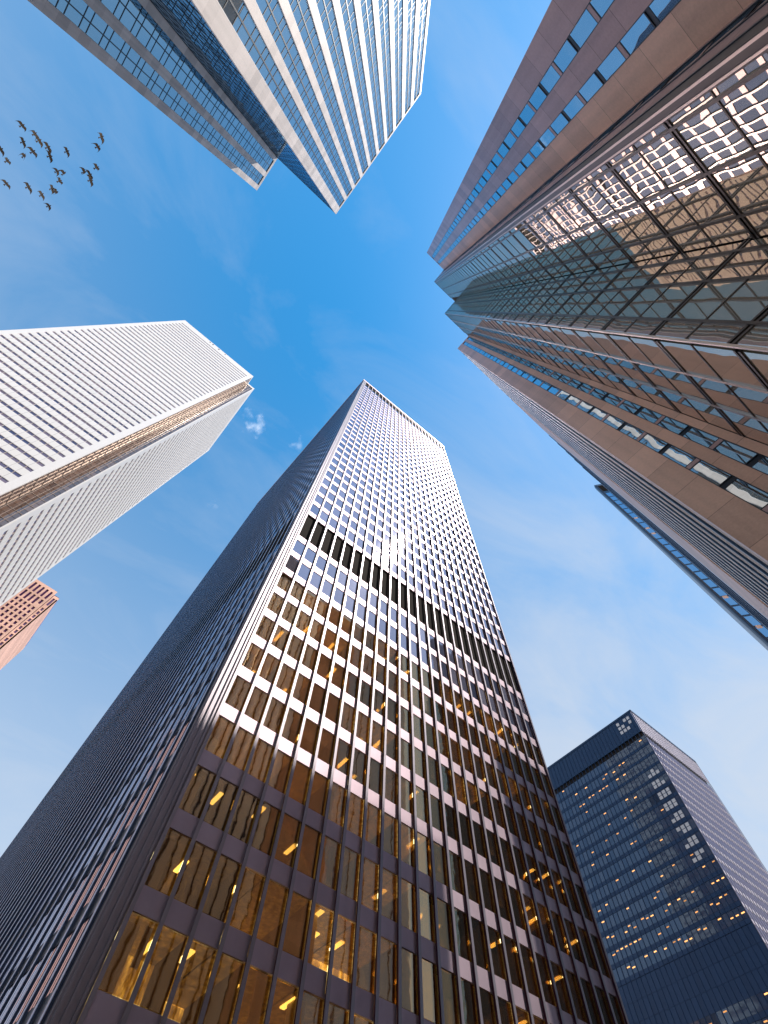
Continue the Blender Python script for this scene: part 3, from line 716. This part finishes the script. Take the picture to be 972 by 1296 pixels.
# ------------------------------------------------------------------ the small pink tower behind the marble one
def pink_tower():
    t = thing('office_tower', 'pink stone tower with purple windows partly hidden behind the white marble tower', 'skyscraper', (-40, 170, 0))
    Hs = 160.0
    MB().prism([(-75, 163.9), (-33.8, 163.9), (-33.8, 168), (-75, 168)], 0, Hs - .2).build('core_wall', M['core'], t)
    MB().prism([(-75, 165.3), (-31.7, 165.3), (-31.7, 196), (-75, 196)], 0, Hs - .1).build('rear_block', M['purple_glass'], t)
    A = Face((-75, 163.3), (-33.55, 163.3)); Bf = Face((-33.55, 164.8), (-31.5, 164.8)); S = Face((-31.5, 164.8), (-31.5, 196))
    cx = lambda x: x + 75
    cols = [-38.05 - 1.62 * k for k in range(20)]
    cols = [-34.75, -36.45] + cols
    wl, st = [], MB()
    wcols = sorted(cols)
    rows = [(154.2, 158.6), (149.4, 153.4)] + [(147.1 - 2.25 * k, 148.6 - 2.25 * k) for k in range(64)]
    # pier strips between window columns, lintels between rows
    prev = 0.0
    for x in wcols:
        st.box(A, prev, cx(x) - .42, -.5, 0, 0, Hs); prev = cx(x) + .42
        rr = rows if x < -36 else [(154.2, 158.6), (150.8, 153.2)] + rows[2:]
        zp = Hs
        for z0, z1 in rr:
            if z0 < 0: break
            st.box(A, cx(x) - .42, cx(x) + .42, -.5, -.01, z1, zp); zp = z0
            wl.append((A, (cx(x) - .42, cx(x) + .42, -.3, -.22, z0, z1)))
    st.box(A, prev, A.L, -.5, 0, 0, Hs)
    st.build('stone_wall', M['pink'], t)
    st = MB(); zp = Hs - .8
    st.box(Bf, 0, .55, -.5, 0, 0, Hs - .8); st.box(Bf, 1.35, Bf.L, -.5, 0, 0, Hs - .8)
    for z0, z1 in [(153.4, 157.9)] + [(150.0 - 2.25 * k, 152.4 - 2.25 * k - .85) for k in range(64)]:
        if z0 < 0: break
        st.box(Bf, .55, 1.35, -.5, -.01, z1, zp); zp = z0
        wl.append((Bf, (.55, 1.35, -.3, -.22, z0, z1)))
    st.build('stepped_wall', M['pink'], t)
    MB().box(A, A.L - .5, A.L - .35, 0, .06, 0, Hs - .3).build('cornice_band', M['pink_trim'], t)
    MB().box(S, 0, S.L, -.4, 0, 0, Hs - 2).build('side_wall', M['pink'], t)
    boxes('window', M['purple_glass'], t, wl, 100, 'window_field')
pink_tower()

# ------------------------------------------------------------------ birds
def bird_mesh(name, up_l, up_r, sweep, fold, span=.31):
    """one continuous body: a lofted body and tail with wings grown out of its sides"""
    bm = bmesh.new()
    prof = [(.17, .004, .0), (.155, .018, .004), (.135, .026, .004), (.11, .024, .0), (.07, .040, -.004), (.02, .046, -.006), (-.035, .036, -.004), (-.08, .020, .0), (-.115, .034, .003), (-.165, .060, .004), (-.18, .056, .004)]
    rings = []
    for i, (x, r, z) in enumerate(prof):
        ry, rz = r, r * .85
        if i >= 8: rz = .006
        rings.append([bm.verts.new((x, ry * math.cos(2 * math.pi * (k + .5) / 8), z + rz * math.sin(2 * math.pi * (k + .5) / 8))) for k in range(8)])
    faces = {}
    for i in range(len(rings) - 1):
        for k in range(8):
            faces[(i, k)] = bm.faces.new((rings[i][k], rings[i][(k + 1) % 8], rings[i + 1][(k + 1) % 8], rings[i + 1][k]))
    bm.faces.new(list(reversed(rings[0]))); bm.faces.new(rings[-1])
    for side, up in ((1, up_l), (-1, up_r)):
        k = 7 if side == 1 else 3
        fs = [faces[(3, k)], faces[(4, k)], faces[(5, k)]]
        prev = None
        steps = [(.22, .0, .018, .012), (.45, .0, .04, .011), (.68, -.25, .06, .009), (.88, -.75, .03, .007), (1.0, -1.25, -.05, .004)]
        for q, (f, sw, lead, th) in enumerate(steps):
            r = bmesh.ops.extrude_face_region(bm, geom=fs)
            nf = [g for g in r['geom'] if isinstance(g, bmesh.types.BMFace)]
            bmesh.ops.delete(bm, geom=fs, context='FACES_ONLY')
            vs = {v for ff in nf for v in ff.verts}
            chord = (.155, .165, .145, .095, .03)[q]
            y = side * span * f * fold; zz = up * span * f * (f ** .4)
            xc = lead * .6 + sw * sweep * .085
            xs = [v.co.x for v in vs]; x0, x1 = min(xs), max(xs); zs_ = [v.co.z for v in vs]; zm = sum(zs_) / len(zs_)
            for v in vs:
                u = (v.co.x - x0) / max(x1 - x0, 1e-6)
                v.co = Vector((xc + (u - .5) * chord, y, zz + (th if v.co.z > zm else -th) * .5))
            fs = nf
    me = bpy.data.meshes.new(name); bmesh.ops.recalc_face_normals(bm, faces=bm.faces); bm.to_mesh(me); bm.free()
    me.materials.append(M['feather'])
    for p in me.polygons: p.use_smooth = True
    return me
VAR = {'spread': bird_mesh('bird', .10, .10, 1.0, 1.0), 'raised': bird_mesh('bird', .75, .75, 1.0, .62), 'low': bird_mesh('bird', -.55, -.5, 1.0, .75),
       'swept': bird_mesh('bird', .25, .2, 2.2, .8), 'tucked': bird_mesh('bird', .35, .9, 2.6, .45), 'bank': bird_mesh('bird', .55, -.1, 1.2, .9)}
BIRDS = [ # crop px (6.48 per photo px, origin 0,140), pose, heading degrees in the picture, roll, label
 (180, 122, 'bank', -20, 25, 'small brown bird at the very top of the flock'),
 (283, 190, 'swept', -25, 10, 'brown bird flying just above and touching another near the top of the flock'),
 (318, 245, 'spread', -20, 15, 'brown bird with spread wings directly beneath the second highest bird'),
 (188, 257, 'spread', -15, -5, 'long winged brown bird at the upper left, below the topmost bird'),
 (5, 320, 'spread', -25, 0, 'bird half cut off by the left edge of the picture'),
 (268, 337, 'bank', -25, 20, 'bent winged brown bird at the centre left of the flock'),
 (195, 370, 'tucked', -40, 40, 'narrow brown bird with one wing showing, left of the bent winged bird'),
 (392, 300, 'spread', -20, 10, 'upper bird of the spread winged pair in the middle of the flock'),
 (408, 375, 'spread', -5, 5, 'lower bird of the spread winged pair in the middle of the flock'),
 (548, 335, 'spread', -18, -5, 'lone bird with the widest wingspan, between the middle pair and the right pair'),
 (830, 215, 'bank', -15, -25, 'upper bird of the close pair at the far right of the flock'),
 (800, 297, 'swept', -20, 30, 'dark bulky bird just below the uppermost bird at the far right'),
 (57, 412, 'raised', -25, 20, 'small pale winged bird near the left edge, below the cut off bird'),
 (790, 468, 'raised', -20, 30, 'pale bird with raised wings at the right, above a tight overlapping group'),
 (468, 500, 'low', -15, 15, 'darkest bird with drooping wings below the middle of the flock'),
 (523, 515, 'tucked', -30, 60, 'small slim bird with folded wings beside the darkest bird'),
 (690, 505, 'low', -15, -20, 'leftmost bird of the tight overlapping group on the right'),
 (735, 525, 'spread', -15, 25, 'upper right bird of the tight overlapping group on the right'),
 (742, 574, 'spread', -5, 8, 'lowest bird of the tight overlapping group on the right'),
 (487, 578, 'raised', -15, 20, 'bird with a pale raised wing just below the darkest bird'),
 (50, 600, 'bank', -25, 15, 'lone brown bird at the lower left of the flock'),
 (230, 625, 'bank', -20, -10, 'brown bird low in the flock, midway between the left edge and the lowest pair'),
 (340, 690, 'spread', -30, -10, 'bird with long diagonal wings above the lowest bird'),
 (425, 640, 'spread', -15, -20, 'bird with one tall raised wing overlapping a smaller one low in the flock'),
 (455, 668, 'tucked', -10, 35, 'smaller dark bird overlapped by the tall winged one low in the flock'),
 (400, 783, 'low', -15, 20, 'lowest bird of the whole flock')]
for q, (bx, by, pose, hd, roll, lab) in enumerate(BIRDS):
    px, py = bx / 6.48, 140 + by / 6.48
    d = (RIGHT * (px - 486) + DOWN * (py - 648) + FWD * F_PX).normalized()
    dist = 41 + 2.5 * math.sin(q * 2.3)
    o = bpy.data.objects.new('bird', VAR[pose]); COL.objects.link(o)
    a = math.radians(hd)
    hx = RIGHT * math.cos(a) + DOWN * math.sin(a); hx.z *= .25; hx.normalize()
    up = Vector((0, 0, 1)); yv = up.cross(hx).normalized(); up = hx.cross(yv)
    R3 = Matrix((hx, yv, up)).transposed().to_4x4() @ Matrix.Rotation(math.radians(roll), 4, 'X')
    o.matrix_world = Matrix.Translation(CAM + d * dist) @ R3
    o['label'] = lab; o['category'] = 'bird'; o['group'] = 'flock of birds crossing the sky on the left'

# ------------------------------------------------------------------ small clouds
def cloud_mat(seed, dens):
    mt, N, L = new_mat('cloud_vapour')
    out = N.new('ShaderNodeOutputMaterial'); v = N.new('ShaderNodeVolumePrincipled'); L.new(v.outputs[0], out.inputs['Volume'])
    v.inputs['Color'].default_value = (1, 1, 1, 1); v.inputs['Anisotropy'].default_value = .2
    tc = N.new('ShaderNodeTexCoord')
    nz = N.new('ShaderNodeTexNoise'); nz.noise_dimensions = '4D'; nz.inputs['Scale'].default_value = .035; nz.inputs['Detail'].default_value = 5; nz.inputs['Roughness'].default_value = .62; nz.inputs['W'].default_value = seed
    L.new(tc.outputs['Object'], nz.inputs['Vector'])
    ln = N.new('ShaderNodeVectorMath'); ln.operation = 'LENGTH'; mp = N.new('ShaderNodeMapping'); L.new(tc.outputs['Generated'], mp.inputs[0])
    mp.inputs['Location'].default_value = (-1, -1, -1); mp.inputs['Scale'].default_value = (2, 2, 2); L.new(mp.outputs[0], ln.inputs[0])
    mr = N.new('ShaderNodeMapRange'); mr.inputs['From Min'].default_value = .1; mr.inputs['From Max'].default_value = 1.0; mr.inputs['To Min'].default_value = .10; mr.inputs['To Max'].default_value = -.22
    L.new(ln.outputs['Value'], mr.inputs['Value'])
    ad = N.new('ShaderNodeMath'); ad.operation = 'ADD'; L.new(nz.outputs['Fac'], ad.inputs[0]); L.new(mr.outputs[0], ad.inputs[1])
    m2 = N.new('ShaderNodeMapRange'); m2.inputs['From Min'].default_value = .50; m2.inputs['From Max'].default_value = .72; m2.inputs['To Max'].default_value = dens
    L.new(ad.outputs[0], m2.inputs['Value']); L.new(m2.outputs[0], v.inputs['Density'])
    return mt
def cloud(px, py, rad, seed, dens, label):
    d = (RIGHT * (px - 486) + DOWN * (py - 648) + FWD * F_PX); d /= d.z
    bm = bmesh.new(); bmesh.ops.create_icosphere(bm, subdivisions=3, radius=1.0)
    for v in bm.verts: v.co = Vector((v.co.x * rad[0], v.co.y * rad[1], v.co.z * rad[2]))
    me = bpy.data.meshes.new('cloud'); bm.to_mesh(me); bm.free(); me.materials.append(cloud_mat(seed, dens))
    o = bpy.data.objects.new('cloud', me); COL.objects.link(o); o.location = d * 1400
    o['label'] = label; o['category'] = 'cloud'
cloud(325, 536, (75, 75, 30), 1.3, .022, 'small white puff of cloud between the white tower and the black tower')
cloud(376, 560, (46, 46, 18), 4.1, .016, 'fainter cloud wisp against the left edge of the black tower')
cloud(269, 636, (40, 40, 16), 8.7, .007, 'barely visible cloud wisp below the white tower')

# ------------------------------------------------------------------ sky and sun
TAU, HUE, SAT, VAL, VEIL = 1.0, .484, 1.38, 1.36, (3.6, 3.95, 4.5, 1)
SUN = Vector((.307, -.432, 1)).normalized()
w = bpy.data.worlds.new('World'); scene.world = w; w.use_nodes = True
N, L = w.node_tree.nodes, w.node_tree.links; N.clear()
out = N.new('ShaderNodeOutputWorld'); bg = N.new('ShaderNodeBackground'); L.new(bg.outputs[0], out.inputs[0])
sky = N.new('ShaderNodeTexSky'); sky.sky_type = 'NISHITA'; sky.sun_disc = False
sky.sun_elevation = math.asin(SUN.z); sky.sun_rotation = math.atan2(SUN.x, SUN.y)
sky.air_density = 1.0; sky.dust_density = .25; sky.ozone_density = 3.0; sky.altitude = 100
bg.inputs['Strength'].default_value = .14
# thin high cirrus, laid out on a flat layer far above the streets
tc = N.new('ShaderNodeTexCoord'); sp = N.new('ShaderNodeSeparateXYZ'); L.new(tc.outputs['Generated'], sp.inputs[0])
mz = N.new('ShaderNodeMath'); mz.operation = 'MAXIMUM'; mz.inputs[1].default_value = .08; L.new(sp.outputs['Z'], mz.inputs[0])
dv = N.new('ShaderNodeVectorMath'); dv.operation = 'DIVIDE'; L.new(tc.outputs['Generated'], dv.inputs[0])
cb = N.new('ShaderNodeCombineXYZ'); [L.new(mz.outputs[0], cb.inputs[i]) for i in range(3)]; L.new(cb.outputs[0], dv.inputs[1])
mp = N.new('ShaderNodeMapping'); mp.inputs['Rotation'].default_value = (0, 0, math.radians(60)); mp.inputs['Scale'].default_value = (1.0, 2.2, 1); mp.inputs['Location'].default_value = (.6, .2, 0)
L.new(dv.outputs[0], mp.inputs[0])
n1 = N.new('ShaderNodeTexNoise'); n1.inputs['Scale'].default_value = 1.7; n1.inputs['Detail'].default_value = 9; n1.inputs['Roughness'].default_value = .6; n1.inputs['Distortion'].default_value = .5
L.new(mp.outputs[0], n1.inputs['Vector'])
cr = N.new('ShaderNodeMapRange'); cr.inputs['From Min'].default_value = .46; cr.inputs['From Max'].default_value = .82; cr.inputs['To Max'].default_value = .32
L.new(n1.outputs['Fac'], cr.inputs['Value'])
# the veil thickens with the length of air looked through: tau * (1/z - 1)
iv = N.new('ShaderNodeMath'); iv.operation = 'DIVIDE'; iv.inputs[0].default_value = 1.0; L.new(mz.outputs[0], iv.inputs[1])
t1 = N.new('ShaderNodeMath'); t1.operation = 'MULTIPLY_ADD'; t1.inputs[1].default_value = TAU; t1.inputs[2].default_value = -TAU; L.new(iv.outputs[0], t1.inputs[0])
t2 = N.new('ShaderNodeMath'); t2.operation = 'ADD'; L.new(t1.outputs[0], t2.inputs[0]); L.new(cr.outputs[0], t2.inputs[1])
# the cirrus sheet is thicker on the far side of the street (+X)
sx = N.new('ShaderNodeSeparateXYZ'); L.new(dv.outputs[0], sx.inputs[0])
bank = N.new('ShaderNodeMapRange'); bank.interpolation_type = 'SMOOTHSTEP'; bank.inputs['From Min'].default_value = -.1; bank.inputs['From Max'].default_value = 1.3; bank.inputs['To Max'].default_value = .75
L.new(sx.outputs['X'], bank.inputs['Value'])
bn = N.new('ShaderNodeMath'); bn.operation = 'MULTIPLY_ADD'; bn.inputs[1].default_value = 3.4; bn.inputs[2].default_value = -.72; bn.use_clamp = False; L.new(n1.outputs['Fac'], bn.inputs[0])
bm2 = N.new('ShaderNodeMath'); bm2.operation = 'MULTIPLY'; L.new(bank.outputs[0], bm2.inputs[0]); L.new(bn.outputs[0], bm2.inputs[1])
t3 = N.new('ShaderNodeMath'); t3.operation = 'ADD'; L.new(t2.outputs[0], t3.inputs[0]); L.new(bm2.outputs[0], t3.inputs[1])
ng = N.new('ShaderNodeMath'); ng.operation = 'MULTIPLY'; ng.inputs[1].default_value = -1; L.new(t3.outputs[0], ng.inputs[0])
ex = N.new('ShaderNodeMath'); ex.operation = 'EXPONENT'; L.new(ng.outputs[0], ex.inputs[0])
om = N.new('ShaderNodeMath'); om.operation = 'SUBTRACT'; om.inputs[0].default_value = 1; om.use_clamp = True; L.new(ex.outputs[0], om.inputs[1])
hs = N.new('ShaderNodeHueSaturation'); hs.inputs['Hue'].default_value = HUE; hs.inputs['Saturation'].default_value = SAT; hs.inputs['Value'].default_value = VAL
L.new(sky.outputs[0], hs.inputs['Color'])
mx = N.new('ShaderNodeMix'); mx.data_type = 'RGBA'; mx.inputs['B'].default_value = VEIL
L.new(om.outputs[0], mx.inputs['Factor']); L.new(hs.outputs[0], mx.inputs['A'])
L.new(mx.outputs['Result'], bg.inputs['Color'])

sl = bpy.data.lights.new('sun', 'SUN'); so = bpy.data.objects.new('sun', sl); COL.objects.link(so)
sl.energy = 5.0; sl.angle = math.radians(.53); sl.color = (1, .95, .88)
so.rotation_euler = SUN.to_track_quat('Z', 'Y').to_euler(); so.location = (0, 0, 400)

# ------------------------------------------------------------------ render settings
scene.view_settings.view_transform = 'Standard'; scene.view_settings.look = 'None'
scene.view_settings.exposure = .42; scene.view_settings.gamma = 1.0; scene.view_settings.use_curve_mapping = False
scene.render.engine = 'CYCLES'
c = scene.cycles
c.use_denoising = True; c.max_bounces = 8; c.diffuse_bounces = 3; c.glossy_bounces = 5; c.transparent_max_bounces = 8; c.volume_bounces = 3
c.sample_clamp_indirect = 6.0; c.sample_clamp_direct = 0
c.volume_step_rate = 2.0; c.volume_max_steps = 128
